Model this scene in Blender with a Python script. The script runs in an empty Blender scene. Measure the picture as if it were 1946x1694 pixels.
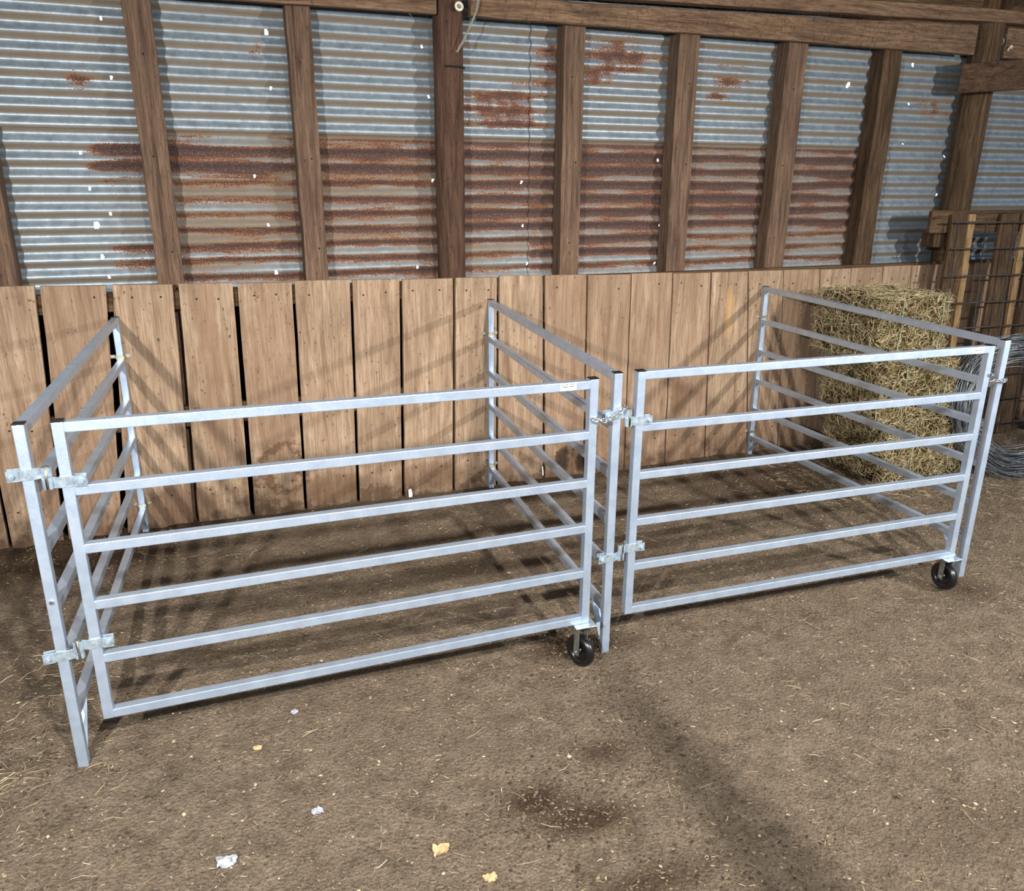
import bpy, bmesh, math, random
import numpy as np
from mathutils import Vector, Matrix, noise
random.seed(7); rng = np.random.default_rng(11)
SC = bpy.context.scene; COL = SC.collection

# ---------------------------------------------------------------- camera, world, lights, exposure
cam_d = bpy.data.cameras.new('camera'); cam = bpy.data.objects.new('camera', cam_d); COL.objects.link(cam)
cam.rotation_mode = 'XYZ'
cam.rotation_euler = (1.2507, -0.0067, -0.3635)
cam.location = (-0.1703, -4.4099, 1.8152)
cam_d.sensor_width = 36; cam_d.sensor_fit = 'HORIZONTAL'; cam_d.lens = 28.428; cam_d.clip_start = 0.05
SC.camera = cam
SC.view_settings.view_transform = 'Standard'; SC.view_settings.look = 'None'
SC.view_settings.exposure = 0.0; SC.view_settings.gamma = 1.0; SC.view_settings.use_curve_mapping = False

W = bpy.data.worlds.new('daylight'); SC.world = W; W.use_nodes = True
wn = W.node_tree.nodes; bgn = wn['Background']
bgn.inputs[1].default_value = 0.66
_l = W.node_tree.links; _tc = wn.new('ShaderNodeTexCoord'); _sx = wn.new('ShaderNodeSeparateXYZ'); _cr = wn.new('ShaderNodeValToRGB')
_l.new(_tc.outputs['Generated'], _sx.inputs[0]); _l.new(_sx.outputs[1], _cr.inputs[0]); _l.new(_cr.outputs[0], bgn.inputs[0])
_cr.color_ramp.elements[0].position = 0.35; _cr.color_ramp.elements[0].color = (0.62, 0.79, 1.0, 1)      # open shade in front of the barn
_cr.color_ramp.elements[1].position = 0.85; _cr.color_ramp.elements[1].color = (6, 6.2, 6.6, 1)          # bright sky behind the wall

def area(name, loc, target, size, power, color, size_y=None):
    l = bpy.data.lights.new(name, 'AREA'); l.energy = power; l.color = color; l.size = size
    if size_y: l.shape = 'RECTANGLE'; l.size_y = size_y
    o = bpy.data.objects.new(name, l); COL.objects.link(o); o.location = loc
    o.rotation_euler = (Vector(target) - Vector(loc)).to_track_quat('-Z', 'Y').to_euler()
    return o
area('work_light', (-1.65, -4.6, 2.35), (0.3, 0, 0.9), 0.08, 190, (1.0, 0.96, 0.92))
area('work_light', (4.3, -4.6, 2.28), (1.2, 0, 0.9), 0.08, 172, (1.0, 0.96, 0.92))
_sp = bpy.data.lights.new('added_spot', 'SPOT'); _sp.energy = 1750; _sp.color = (1.0, 0.95, 0.89); _sp.spot_size = math.radians(84); _sp.spot_blend = 0.9; _sp.shadow_soft_size = 0.055  # added spot out of view; makes the pillar's shadow band on the floor
_so = bpy.data.objects.new('added_spot', _sp); COL.objects.link(_so); _so.location = (1.22, -6.5, 4.35)
_so.rotation_euler = (Vector((1.35, -3.1, 0)) - Vector(_so.location)).to_track_quat('-Z', 'Y').to_euler()

# ---------------------------------------------------------------- helpers
def tag(o, label=None, cat=None, group=None, kind=None):
    if label: o['label'] = label
    if cat: o['category'] = cat
    if group: o['group'] = group
    if kind: o['kind'] = kind
    return o
def empty(name, loc=(0, 0, 0), rz=0, **k):
    o = bpy.data.objects.new(name, None); COL.objects.link(o); o.location = loc; o.rotation_euler = (0, 0, rz)
    o.empty_display_size = 0.05
    return tag(o, **k)

class MB:
    def __init__(s): s.v = []; s.f = []; s.m = []; s.sm = []
    def add(s, vs, fs, mi=0, smooth=False):
        b = len(s.v); s.v += [tuple(v) for v in vs]
        for f in fs: s.f.append(tuple(i + b for i in f)); s.m.append(mi); s.sm.append(smooth)
    def box(s, x0, x1, y0, y1, z0, z1, mi=0):
        s.add([(x0,y0,z0),(x1,y0,z0),(x1,y1,z0),(x0,y1,z0),(x0,y0,z1),(x1,y0,z1),(x1,y1,z1),(x0,y1,z1)],
              [(0,3,2,1),(4,5,6,7),(0,1,5,4),(1,2,6,5),(2,3,7,6),(3,0,4,7)], mi)
    def bar(s, p0, p1, w, h, up=(0,0,1), mi=0):
        p0 = Vector(p0); p1 = Vector(p1); d = (p1-p0).normalized(); u = Vector(up)
        r = d.cross(u).normalized(); u = r.cross(d).normalized()
        vs = []
        for p in (p0, p1):
            for a, b in ((-1,-1),(1,-1),(1,1),(-1,1)): vs.append(p + r*(a*w/2) + u*(b*h/2))
        s.add(vs, [(0,1,2,3),(7,6,5,4),(0,4,5,1),(1,5,6,2),(2,6,7,3),(3,7,4,0)], mi)
    def tube(s, pts, r, n=8, closed=False, mi=0, cap=True):
        pts = [Vector(p) for p in pts]; N = len(pts); vs = []; prev = None
        rr = r if isinstance(r, (list, tuple)) else [r]*N
        for i, p in enumerate(pts):
            if closed: d = pts[(i+1) % N] - pts[i-1]
            else: d = pts[min(i+1, N-1)] - pts[max(i-1, 0)]
            d.normalize()
            if prev is None:
                a = Vector((0,0,1)) if abs(d.z) < 0.9 else Vector((1,0,0)); u = d.cross(a).normalized()
            else: u = (prev - d*prev.dot(d)).normalized()
            prev = u; w = d.cross(u)
            for k in range(n):
                t = 2*math.pi*k/n; vs.append(p + (u*math.cos(t) + w*math.sin(t))*rr[i])
        fs = []
        for i in range(N if closed else N-1):
            j = (i+1) % N
            for k in range(n): k2 = (k+1) % n; fs.append((i*n+k, i*n+k2, j*n+k2, j*n+k))
        s.add(vs, fs, mi, True)
        if cap and not closed:
            b = len(s.v) - N*n
            s.f.append(tuple(b+k for k in range(n-1, -1, -1))); s.m.append(mi); s.sm.append(False)
            s.f.append(tuple(b+(N-1)*n+k for k in range(n))); s.m.append(mi); s.sm.append(False)
    def cyl(s, p0, p1, r, n=16, mi=0): s.tube([p0, p1], r, n, mi=mi)
    def mesh(s, name, mats):
        me = bpy.data.meshes.new(name); me.from_pydata(s.v, [], s.f)
        for m in (mats if isinstance(mats, (list, tuple)) else [mats]): me.materials.append(m)
        me.polygons.foreach_set('material_index', s.m); me.polygons.foreach_set('use_smooth', s.sm)
        me.update(); return me
    def build(s, name, mats, parent=None, bevel=0, seg=1):
        me = s.mesh(name, mats); o = bpy.data.objects.new(name, me); COL.objects.link(o)
        if parent: o.parent = parent
        if bevel:
            b = o.modifiers.new('bevel', 'BEVEL'); b.width = bevel; b.segments = seg; b.limit_method = 'ANGLE'; b.angle_limit = math.radians(50)
        return o

# ---------------------------------------------------------------- material helpers
class NT:
    def __init__(s, name):
        s.mat = bpy.data.materials.new(name); s.mat.use_nodes = True; s.n = s.mat.node_tree.nodes; s.l = s.mat.node_tree.links
        s.p = s.n['Principled BSDF']; s.tc = s.n.new('ShaderNodeTexCoord')
    def node(s, t, **k):
        n = s.n.new(t)
        for a, b in k.items():
            if a == 'inp':
                for i, v in b.items():
                    if hasattr(v, 'is_output') or isinstance(v, bpy.types.NodeSocket): s.l.new(v, n.inputs[i])
                    else: n.inputs[i].default_value = v
            else: setattr(n, a, b)
        return n
    def coord(s, scale=(1,1,1), rand=True):
        m = s.node('ShaderNodeMapping'); m.inputs['Scale'].default_value = scale
        if rand:
            oi = s.node('ShaderNodeObjectInfo'); mu = s.node('ShaderNodeMath', operation='MULTIPLY', inp={0: oi.outputs['Random'], 1: 37.0})
            ad = s.node('ShaderNodeVectorMath', operation='ADD', inp={0: s.tc.outputs['Object'], 1: mu.outputs[0]})
            s.l.new(ad.outputs[0], m.inputs['Vector'])
        else: s.l.new(s.tc.outputs['Object'], m.inputs['Vector'])
        return m.outputs[0]
    def noise(s, vec, scale, detail=4, rough=0.6, dist=0.0):
        return s.node('ShaderNodeTexNoise', inp={'Vector': vec, 'Scale': scale, 'Detail': detail, 'Roughness': rough, 'Distortion': dist}).outputs[0]
    def ramp(s, fac, stops, interp='LINEAR'):
        r = s.node('ShaderNodeValToRGB'); e = r.color_ramp.elements; r.color_ramp.interpolation = interp
        while len(e) < len(stops): e.new(0.5)
        for el, (p, c) in zip(e, stops):
            el.position = p; el.color = (c, c, c, 1) if not isinstance(c, (tuple, list)) else (*c, 1)
        s.l.new(fac, r.inputs[0]); return r.outputs[0]
    def mix(s, fac, a, b, mode='MIX'):
        m = s.node('ShaderNodeMix', data_type='RGBA', blend_type=mode)
        for i, v in ((0, fac), (6, a), (7, b)):
            if isinstance(v, bpy.types.NodeSocket): s.l.new(v, m.inputs[i])
            else: m.inputs[i].default_value = v if i == 0 else (*v, 1)
        return m.outputs[2]
    def math(s, op, a, b=0.0, clamp=False):
        return s.node('ShaderNodeMath', operation=op, use_clamp=clamp, inp={0: a, 1: b}).outputs[0]
    def bump(s, h, strength=0.3, dist=0.01, normal=None):
        b = s.node('ShaderNodeBump', inp={'Height': h, 'Strength': strength, 'Distance': dist})
        if normal: s.l.new(normal, b.inputs['Normal'])
        return b.outputs[0]
    def out(s, color=None, rough=0.7, metal=0.0, normal=None, spec=None):
        for k, v in (('Base Color', color), ('Roughness', rough), ('Metallic', metal), ('Normal', normal)):
            if v is None: continue
            if isinstance(v, bpy.types.NodeSocket): s.l.new(v, s.p.inputs[k])
            else: s.p.inputs[k].default_value = (*v, 1) if k == 'Base Color' else v
        if spec is not None: s.p.inputs['Specular IOR Level'].default_value = spec
        return s.mat

def lin(r, g, b):
    f = lambda c: ((c/255+0.055)/1.055)**2.4 if c/255 > 0.04045 else c/255/12.92
    return (f(r), f(g), f(b))

def wood(name, light, mid, dark, grain=(14, 14, 1.0), vary=0.35, splash=False, rough=0.85, bumpk=0.5, specks=0.5):
    t = NT(name)
    v = t.coord(grain)
    n1 = t.noise(v, 3.0, 7, 0.65, 0.6)
    n2 = t.noise(t.coord((grain[0]*4, grain[1]*4, grain[2]*2.5)), 4.0, 6, 0.75)
    big = t.noise(t.coord((2.2, 2.2, 1.1)), 1.3, 4, 0.6, 1.0)
    c = t.ramp(n1, [(0.30, dark), (0.47, mid), (0.66, light)])
    c = t.mix(t.ramp(n2, [(0.36, 0.75), (0.55, 0.0)]), c, dark)
    c = t.mix(t.ramp(big, [(0.40, 0.0), (0.68, vary)]), c, tuple(x*0.45 for x in mid))
    sp = t.noise(t.coord((1, 1, 0.6)), 55, 3, 0.6)
    c = t.mix(t.ramp(sp, [(0.62, 0.0), (0.72, specks)]), c, tuple(x*0.25 for x in dark))
    if splash:
        se = t.node('ShaderNodeSeparateXYZ', inp={0: t.tc.outputs['Object']})
        w = t.noise(t.coord((5, 5, 5)), 1.6, 6, 0.7)
        h = t.math('ADD', se.outputs[2], t.math('MULTIPLY', t.math('SUBTRACT', w, 0.5), -0.65))
        m = t.ramp(h, [(-0.02, 0.85), (0.06, 0.5), (0.20, 0.0)])
        c = t.mix(m, c, lin(70, 50, 34))
        oi = t.node('ShaderNodeObjectInfo').outputs['Random']
        c = t.mix(t.ramp(oi, [(0.0, 0.0), (0.5, 0.05), (1.0, 0.38)]), c, lin(134, 104, 82))
    if splash:
        xyz = se.outputs
        def spot(cx, cz, rx, rz, inner=None):
            dx = t.math('DIVIDE', t.math('SUBTRACT', xyz[0], cx), rx); dz = t.math('DIVIDE', t.math('SUBTRACT', xyz[2], cz), rz)
            d = t.math('ADD', t.math('MULTIPLY', dx, dx), t.math('MULTIPLY', dz, dz))
            return t.math('ADD', d, t.math('MULTIPLY', t.math('SUBTRACT', w, 0.5), 3.0))
        for (cx, cz, rx, rz, k, col, ring) in STAINS:
            d = spot(cx, cz, rx, rz)
            st = [(0.0, k), (0.55, k*0.8), (0.98, 0.0)] if not ring else [(0.25, 0.0), (0.62, k), (0.95, 0.0)]
            c = t.mix(t.ramp(d, st), c, lin(*col))
    hgt = t.math('ADD', t.math('MULTIPLY', n1, 0.6), n2)
    return t.out(c, rough, 0, t.bump(hgt, bumpk, 0.006), 0.25)

M = {}
# water marks and dirty patches on the boards: x, z, half width, half height, strength, colour, ring only
STAINS = [(-0.165, 1.13, 0.065, 0.26, 0.5, (142, 112, 88), 0), (-0.155, 0.92, 0.10, 0.20, 0.5, (142, 112, 88), 0), (-0.17, 0.60, 0.07, 0.24, 0.45, (136, 106, 84), 0),
 (0.14, 0.85, 0.17, 0.60, 0.48, (134, 104, 84), 0), (0.15, 0.26, 0.17, 0.17, 0.8, (84, 58, 38), 1), (2.70, 0.47, 0.09, 0.20, 0.6, (104, 76, 56), 0), (2.36, 0.62, 0.07, 0.2, 0.25, (120, 90, 66), 0),
 (3.02, 0.98, 0.04, 0.18, 0.45, (200, 160, 100), 0), (0.42, 0.12, 0.22, 0.10, 0.6, (92, 62, 40), 0), (1.0, 0.12, 0.22, 0.09, 0.5, (92, 62, 40), 0), (-0.4, 0.13, 0.2, 0.12, 0.6, (86, 60, 40), 0),
 (3.2, 0.2, 0.35, 0.25, 0.35, (110, 80, 58), 0), (1.86, 0.10, 0.06, 0.10, 0.9, (30, 20, 14), 0), (2.0, 0.10, 0.05, 0.09, 0.9, (30, 20, 14), 0), (-0.95, 0.45, 0.2, 0.5, 0.3, (136, 108, 86), 0)]
M['board'] = wood('rough_board', lin(194, 170, 143), lin(168, 143, 117), lin(122, 96, 76), (8, 8, 0.6), 0.42, True, specks=0.8)
M['stud'] = wood('stud_wood', lin(146, 120, 98), lin(118, 94, 76), lin(62, 48, 40), (16, 16, 0.8), 0.25, bumpk=0.9)
M['beamw'] = wood('beam_wood', lin(156, 128, 100), lin(126, 100, 78), lin(72, 54, 42), (0.8, 14, 14), 0.35, bumpk=0.7)
M['post'] = wood('creosote_post', lin(122, 92, 74), lin(92, 68, 54), lin(48, 35, 28), (12, 12, 0.9), 0.4, bumpk=0.9)
M['oldw'] = wood('old_grey_wood', lin(122, 98, 72), lin(90, 70, 50), lin(42, 31, 22), (14, 14, 0.8), 0.4, bumpk=0.9)
M['oldh'] = wood('old_grey_wood_across', lin(126, 102, 76), lin(96, 75, 54), lin(44, 33, 23), (0.8, 14, 14), 0.4, bumpk=0.9)
M['palew'] = wood('pale_split_wood', lin(190, 160, 118), lin(160, 130, 92), lin(96, 72, 48), (14, 14, 0.8), 0.3)
M['oldy'] = wood('old_grey_wood_deep', lin(124, 98, 76), lin(98, 76, 60), lin(56, 42, 32), (14, 0.8, 14), 0.3, bumpk=0.6)
M['gap_shade'] = None
M['roofw'] = wood('roof_board', lin(120, 100, 68), lin(88, 70, 46), lin(44, 34, 22), (0.8, 14, 14), 0.4)

def alu():
    t = NT('brushed_aluminium')
    n = t.noise(t.coord((3, 3, 3)), 6, 4, 0.6); f = t.noise(t.coord((40, 40, 40)), 8, 3, 0.6)
    c = t.ramp(n, [(0.3, (0.44, 0.55, 0.70)), (0.7, (0.57, 0.69, 0.85))])
    c = t.mix(t.ramp(t.noise(t.coord((6, 6, 2.0)), 9, 5, 0.75), [(0.62, 0.0), (0.75, 0.45)]), c, (0.34, 0.35, 0.38))
    return t.out(c, t.ramp(f, [(0.3, 0.34), (0.7, 0.48)]), 0.68, t.bump(f, 0.08, 0.002))
M['alu'] = alu()
def simple(name, col, rough=0.5, metal=0.0, spec=None, nscale=0, nb=0.2):
    t = NT(name); nrm = None; c = col
    if nscale:
        n = t.noise(t.coord((1,1,1)), nscale, 5, 0.65)
        c = t.mix(t.ramp(n, [(0.35, 0.0), (0.7, 1.0)]), tuple(x*0.65 for x in col), tuple(min(1, x*1.25) for x in col))
        nrm = t.bump(n, nb, 0.003)
    return t.out(c, rough, metal, nrm, spec)
M['zinc'] = simple('galvanised_zinc', (0.56, 0.70, 0.84), 0.30, 0.65, nscale=60, nb=0.15)
M['clip'] = simple('yellow_zinc', (0.55, 0.50, 0.36), 0.35, 0.8, nscale=50)
M['chrome'] = simple('bright_chain', (0.85, 0.87, 0.9), 0.15, 1.0)
M['cap'] = simple('black_plastic', (0.008, 0.008, 0.009), 0.45)
M['rubber'] = simple('black_rubber', (0.006, 0.006, 0.007), 0.28, spec=0.6)
M['grease'] = simple('dirty_steel', (0.22, 0.22, 0.19), 0.5, 0.6, nscale=40)
M['label'] = simple('white_sticker', (0.85, 0.86, 0.86), 0.4)
M['ink'] = simple('grey_ink', (0.10, 0.12, 0.14), 0.6)
M['wire'] = simple('dull_wire', (0.24, 0.26, 0.28), 0.40, 0.6, nscale=30)
M['wired'] = simple('dark_wire', (0.06, 0.06, 0.07), 0.5, 0.6)
M['meshw'] = simple('rusty_rod', (0.07, 0.055, 0.05), 0.65, 0.4, nscale=30)
M['ceramic'] = simple('cream_ceramic', (0.75, 0.68, 0.52), 0.3)
M['black'] = simple('dark_void_hole', (0.01, 0.008, 0.006), 0.9)
M['twine'] = simple('pale_green_twine', lin(150, 168, 140), 0.7)
M['web'] = simple('dusty_cobweb', lin(150, 145, 132), 0.9)
M['film'] = simple('crumpled_plastic', (0.40, 0.43, 0.48), 0.3, nscale=40)
M['paper'] = simple('white_scrap', (0.88, 0.87, 0.85), 0.7)
M['chipm'] = simple('wood_chip', lin(205, 172, 128), 0.8, nscale=60)
M['straw'] = None
M['gap_shade'] = simple('gap_shade_black', (0.012, 0.010, 0.008), 0.95, nscale=20)  # near-black colour standing in for shade behind the boards
def strawmat(name, a, b, c3):
    t = NT(name); at = t.node('ShaderNodeAttribute', attribute_name='tone')
    c = t.ramp(at.outputs['Fac'], [(0.0, a), (0.5, b), (1.0, c3)])
    return t.out(c, 0.65, 0, None, 0.3)
M['straw'] = strawmat('hay_stalks', lin(104, 90, 60), lin(164, 148, 108), lin(218, 204, 168))
M['litter'] = strawmat('floor_straw', lin(96, 80, 60), lin(144, 126, 98), lin(208, 192, 160))
M['clod'] = strawmat('floor_crumbs', lin(54, 43, 33), lin(108, 92, 72), lin(168, 150, 124))
def haycore():
    t = NT('hay_core'); n = t.noise(t.coord((1,1,1)), 40, 6, 0.8, 1.5)
    c = t.ramp(n, [(0.30, lin(30, 22, 12)), (0.5, lin(88, 72, 42)), (0.7, lin(150, 128, 84))])
    return t.out(c, 0.9, 0, t.bump(n, 1.0, 0.03), 0.1)
M['haycore'] = haycore()

def dirt():
    t = NT('barn_dirt')
    v = t.coord((1,1,1), False)
    n1 = t.noise(v, 1.1, 6, 0.6, 0.4); n2 = t.noise(v, 9, 8, 0.72); n3 = t.noise(v, 70, 6, 0.75)
    vo = t.node('ShaderNodeTexVoronoi', inp={'Vector': v, 'Scale': 95.0}); vd = vo.outputs['Distance']
    c = t.ramp(n2, [(0.30, lin(98, 86, 72)), (0.48, lin(142, 127, 108)), (0.68, lin(172, 155, 134))])
    c = t.mix(t.ramp(n1, [(0.38, 0.0), (0.62, 0.55)]), c, lin(146, 130, 111))
    c = t.mix(t.ramp(n3, [(0.34, 0.62), (0.5, 0.0)]), c, lin(66, 48, 34))
    c = t.mix(t.ramp(n3, [(0.58, 0.0), (0.72, 0.6)]), c, lin(196, 170, 134))
    at = t.node('ShaderNodeAttribute', attribute_name='damp_shade').outputs['Fac']
    dm = t.ramp(t.math('ADD', at, t.math('MULTIPLY', t.math('SUBTRACT', n2, 0.5), 0.9)), [(0.25, 0.0), (0.8, 0.85)])
    c = t.mix(t.math('MULTIPLY', dm, t.ramp(at, [(0.0, 0.0), (0.2, 1.0)])), c, lin(66, 46, 30))
    n4 = t.noise(v, 210, 3, 0.7)
    c = t.mix(t.ramp(n4, [(0.36, 0.5), (0.48, 0.0)]), c, lin(72, 54, 40))
    c = t.mix(t.ramp(n4, [(0.62, 0.0), (0.70, 0.45)]), c, lin(206, 184, 150))
    h = t.math('ADD', t.math('MULTIPLY', n2, 1.2), t.math('ADD', t.math('MULTIPLY', n3, 0.55), t.math('MULTIPLY', vd, 0.35)))
    return t.out(c, 0.95, 0, t.bump(h, 1.0, 0.034), 0.12)
M['dirt'] = dirt()

def tin():
    t = NT('corrugated_tin')
    v = t.coord((1,1,1), False)
    at = t.node('ShaderNodeAttribute', attribute_name='rust').outputs['Fac']
    du_refl = t.node('ShaderNodeAttribute', attribute_name='dust_reflect').outputs['Fac']
    sp = t.noise(v, 22, 5, 0.7); fi = t.noise(v, 130, 3, 0.7); ho = t.noise(t.coord((2.2, 2.2, 26), False), 2.0, 6, 0.7)
    zn = t.ramp(sp, [(0.30, (0.22, 0.28, 0.33)), (0.7, (0.40, 0.48, 0.54))])
    zn = t.mix(t.ramp(fi, [(0.64, 0.0), (0.74, 0.5)]), zn, lin(86, 76, 60))
    duf_refl = t.math('MULTIPLY', du_refl, t.ramp(ho, [(0.3, 0.75), (0.6, 1.0)]))
    zn = t.mix(duf_refl, zn, lin(124, 108, 86))  # dusty tan zones, plus the floor's reflection painted on undersides
    r = t.math('ADD', at, t.math('ADD', t.math('MULTIPLY', t.math('SUBTRACT', fi, 0.5), 1.1), t.math('MULTIPLY', t.math('SUBTRACT', ho, 0.5), 1.1)))
    rc = t.ramp(r, [(0.36, lin(150, 116, 80)), (0.46, lin(128, 80, 50)), (0.58, lin(98, 62, 50)), (0.78, lin(74, 56, 54))])
    rm = t.ramp(r, [(0.34, 0.0), (0.44, 1.0)])
    c = t.mix(rm, zn, rc)
    c = t.mix(t.math('MULTIPLY', rm, t.ramp(t.noise(v, 190, 3, 0.8), [(0.54, 0.0), (0.66, 0.75)])), c, lin(158, 134, 108))
    met = t.math('MULTIPLY', t.math('SUBTRACT', 1.0, rm), t.math('SUBTRACT', 0.50, t.math('MULTIPLY', duf_refl, 0.45)))
    ro = t.math('ADD', t.math('MULTIPLY', rm, 0.45), t.math('ADD', 0.46, t.math('MULTIPLY', duf_refl, 0.3)))
    return t.out(c, ro, met, t.bump(t.math('ADD', sp, t.math('MULTIPLY', fi, 0.4)), 0.25, 0.004))
M['tin'] = tin()

# ---------------------------------------------------------------- ground
def ground():
    x0, x1, y0, y1, st = -4.2, 8.2, -6.2, 0.3, 0.022
    nx = int((x1-x0)/st)+1; ny = int((y1-y0)/st)+1
    X, Y = np.meshgrid(np.linspace(x0, x1, nx), np.linspace(y0, y1, ny))
    def vn(sc, seed):
        r = np.random.default_rng(seed); gx = int((x1-x0)*sc)+3; gy = int((y1-y0)*sc)+3
        g = r.random((gy, gx)); fx = (X-x0)*sc; fy = (Y-y0)*sc
        ix = fx.astype(int); iy = fy.astype(int); fx = fx-ix; fy = fy-iy; fx = fx*fx*(3-2*fx); fy = fy*fy*(3-2*fy)
        return (g[iy, ix]*(1-fx)+g[iy, ix+1]*fx)*(1-fy)+(g[iy+1, ix]*(1-fx)+g[iy+1, ix+1]*fx)*fy-0.5
    Z = vn(1.2, 1)*0.016 + vn(4, 2)*0.014 + vn(10, 3)*0.013 + vn(24, 4)*0.010
    Z += 0.012*np.exp(-((Y+0.02)/0.10)**2)      # dirt banked on the boards
    Z -= 0.004
    G = lambda cx, cy, sx, sy, a: a*np.exp(-((X-cx)/sx)**2-((Y-cy)/sy)**2)
    D = (G(-0.9, -0.25, 0.55, 0.30, 0.8)+G(-0.35, -0.03, 1.2, 0.09, 0.55)+G(1.55, -0.12, 0.25, 0.16, 0.9)+G(0.62, -2.55, 0.12, 0.08, 0.75)
         + G(0.75, -2.68, 0.16, 0.07, 0.8)+G(0.93, -2.42, 0.12, 0.08, 0.6)+G(0.78, -2.95, 0.30, 0.08, 0.6)+G(1.05, -1.78, 0.12, 0.10, 0.8)
         + G(1.28, -1.85, 0.2, 0.1, 0.5)+G(3.05, -0.6, 0.6, 0.5, 0.55)+G(2.5, -0.05, 1.4, 0.1, 0.5)+G(1.75, -0.9, 0.45, 0.5, 0.35)+G(0.9, -1.0, 0.35, 0.2, 0.45)
         + G(1.8, -3.1, 0.5, 0.2, 0.35)+G(1.15, -2.4, 0.10, 0.5, 0.25)+G(3.05, -2.0, 0.2, 0.15, 0.55)+G(-0.9, -1.3, 0.25, 0.4, 0.35)+G(4.2, -0.45, 0.6, 0.3, 0.8))  # wet patches; the narrow one before the middle panel is painted shade
    vs = np.stack([X, Y, Z], -1).reshape(-1, 3)
    idx = np.arange(nx*ny).reshape(ny, nx)
    fs = np.stack([idx[:-1, :-1], idx[:-1, 1:], idx[1:, 1:], idx[1:, :-1]], -1).reshape(-1, 4)
    me = bpy.data.meshes.new('floor'); me.from_pydata(vs.tolist(), [], fs.tolist()); me.materials.append(M['dirt'])
    a = me.attributes.new('damp_shade', 'FLOAT', 'POINT'); a.data.foreach_set('value', (D*1.2).reshape(-1).astype(np.float32))
    me.polygons.foreach_set('use_smooth', [True]*len(me.polygons)); me.update()
    o = bpy.data.objects.new('floor', me); COL.objects.link(o); o['kind'] = 'structure'
    def h(x, y):
        i = int(np.clip(round((x-x0)/st), 0, nx-1)); j = int(np.clip(round((y-y0)/st), 0, ny-1)); return float(Z[j, i])
    # the barn floor carries on beyond the finely modelled part
    m = MB(); m.add([(-14, -16, -0.03), (16, -16, -0.03), (16, 0.3, -0.03), (-14, 0.3, -0.03)], [(0, 1, 2, 3)])
    fo = m.build('floor', M['dirt']); fo['kind'] = 'structure'
    return h
H = ground()

# ---------------------------------------------------------------- back wall: corrugated sheets, boards
PITCH = 0.0778; Z0 = 2.504
HOLES = [(-.465,2.493),(.265,2.483),(.266,2.234),(1.051,2.464),(1.081,2.223),(-.637,1.914),(-.618,1.747),(-.612,1.581),(-.607,1.427),(-.59,1.329),
 (.15,1.816),(.197,1.57),(.217,1.325),(1.09,1.80),(.99,1.329),(1.619,1.791),(1.632,1.546),(1.658,1.334),(2.555,1.79),(2.548,1.543),(2.528,1.309),
 (3.873,2.396),(4.387,2.542),(4.401,2.301),(4.389,2.049),(4.79,1.975),(4.77,1.72),(3.517,1.305),(-.544,1.635),(-.456,2.25),(2.51,1.92)]
BIG = {(3.873,2.396): 2.0, (-.612,1.581): 1.8, (.265,2.483): 1.3, (-.607,1.427): 1.2, (.217,1.325): 1.2, (4.387,2.542): 1.4}
rowr = np.random.default_rng(5)
ROW = rowr.random((60, 1)); RN = rowr.random((60, 400))
def rust_at(x, z):
    """how rusted the sheet is at a place, 0..1 (a worn pattern, in wall coordinates)"""
    row = int((z+0.012)/PITCH) % 60
    fx = (x+3)*3.2; i = int(fx); f = fx-i; f = f*f*(3-2*f)
    nx = RN[row, i % 400]*(1-f)+RN[row, (i+1) % 400]*f
    fx = (x+3)*9; i = int(fx); f = fx-i
    nx = nx*0.7+0.3*(RN[(row*7) % 60, i % 400]*(1-f)+RN[(row*7) % 60, (i+1) % 400]*f)
    ph = math.cos(2*math.pi*(z-Z0)/PITCH+2.2)         # strongest on the slope that catches the wet
    v = 0.0
    if 1.22 < z < 2.0:
        edge = min((x+0.66)/0.12, (4.08-x)/0.06, 1.0)
        core = 0.0
        zz = z
        if x < 0.33: core = 0.92 if (1.80 < zz < 1.98) else (0.62 if (1.40 < zz < 1.56) else (0.42 if zz > 1.34 else 0.6))
        elif x < 1.1: core = 0.85 if (1.80 < zz < 1.98) else 0.64
        elif x < 1.68: core = 0.85 if zz > 1.46 else 0.42
        elif x < 2.56: core = 1.0 if zz > 1.36 else 0.6
        else: core = 0.95 if zz > 1.50 else 0.5
        if x < -0.25 and not (1.78 < zz < 1.98) and not (1.36 < zz < 1.48): core *= 0.45
        v = core*max(0, edge)*(0.60+0.42*ph+0.75*(nx-0.35))
    elif z >= 2.0:
        def blob(cx, cz, sx, sz, a): return a*math.exp(-((x-cx)/sx)**2-((z-cz)/sz)**2)
        v = (blob(1.45, 2.20, 0.24, 0.10, 0.7)+blob(2.15, 2.48, 0.35, 0.09, 0.6)+blob(2.0, 2.36, 0.3, 0.04, 0.6)+blob(2.95, 2.37, 0.18, 0.03, 0.9)
             + blob(2.9, 2.29, 0.12, 0.02, 0.7)+blob(1.8, 2.4, 0.1, 0.12, 0.5)+blob(2.9, 2.45, 0.2, 0.03, 0.4)+blob(1.5, 2.10, 0.3, 0.03, 0.4)+blob(0.2, 2.42, 0.05, 0.05, 0.5)
             + blob(-0.6, 2.24, 0.06, 0.04, 0.45)+blob(4.6, 2.3, 0.2, 0.1, 0.35))*(0.15+0.5*(ph+1)*0.5+0.9*nx)*(0.6+0.8*RN[(row*3) % 60, int((x+3)*38) % 400])
        v += 0.10*nx
    return max(0.0, min(1.0, v))
KX = lambda x: -0.1703+(x+0.1703)*1.0165
KZ = lambda z: 1.8152+(z-1.8152)*1.0165
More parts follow.
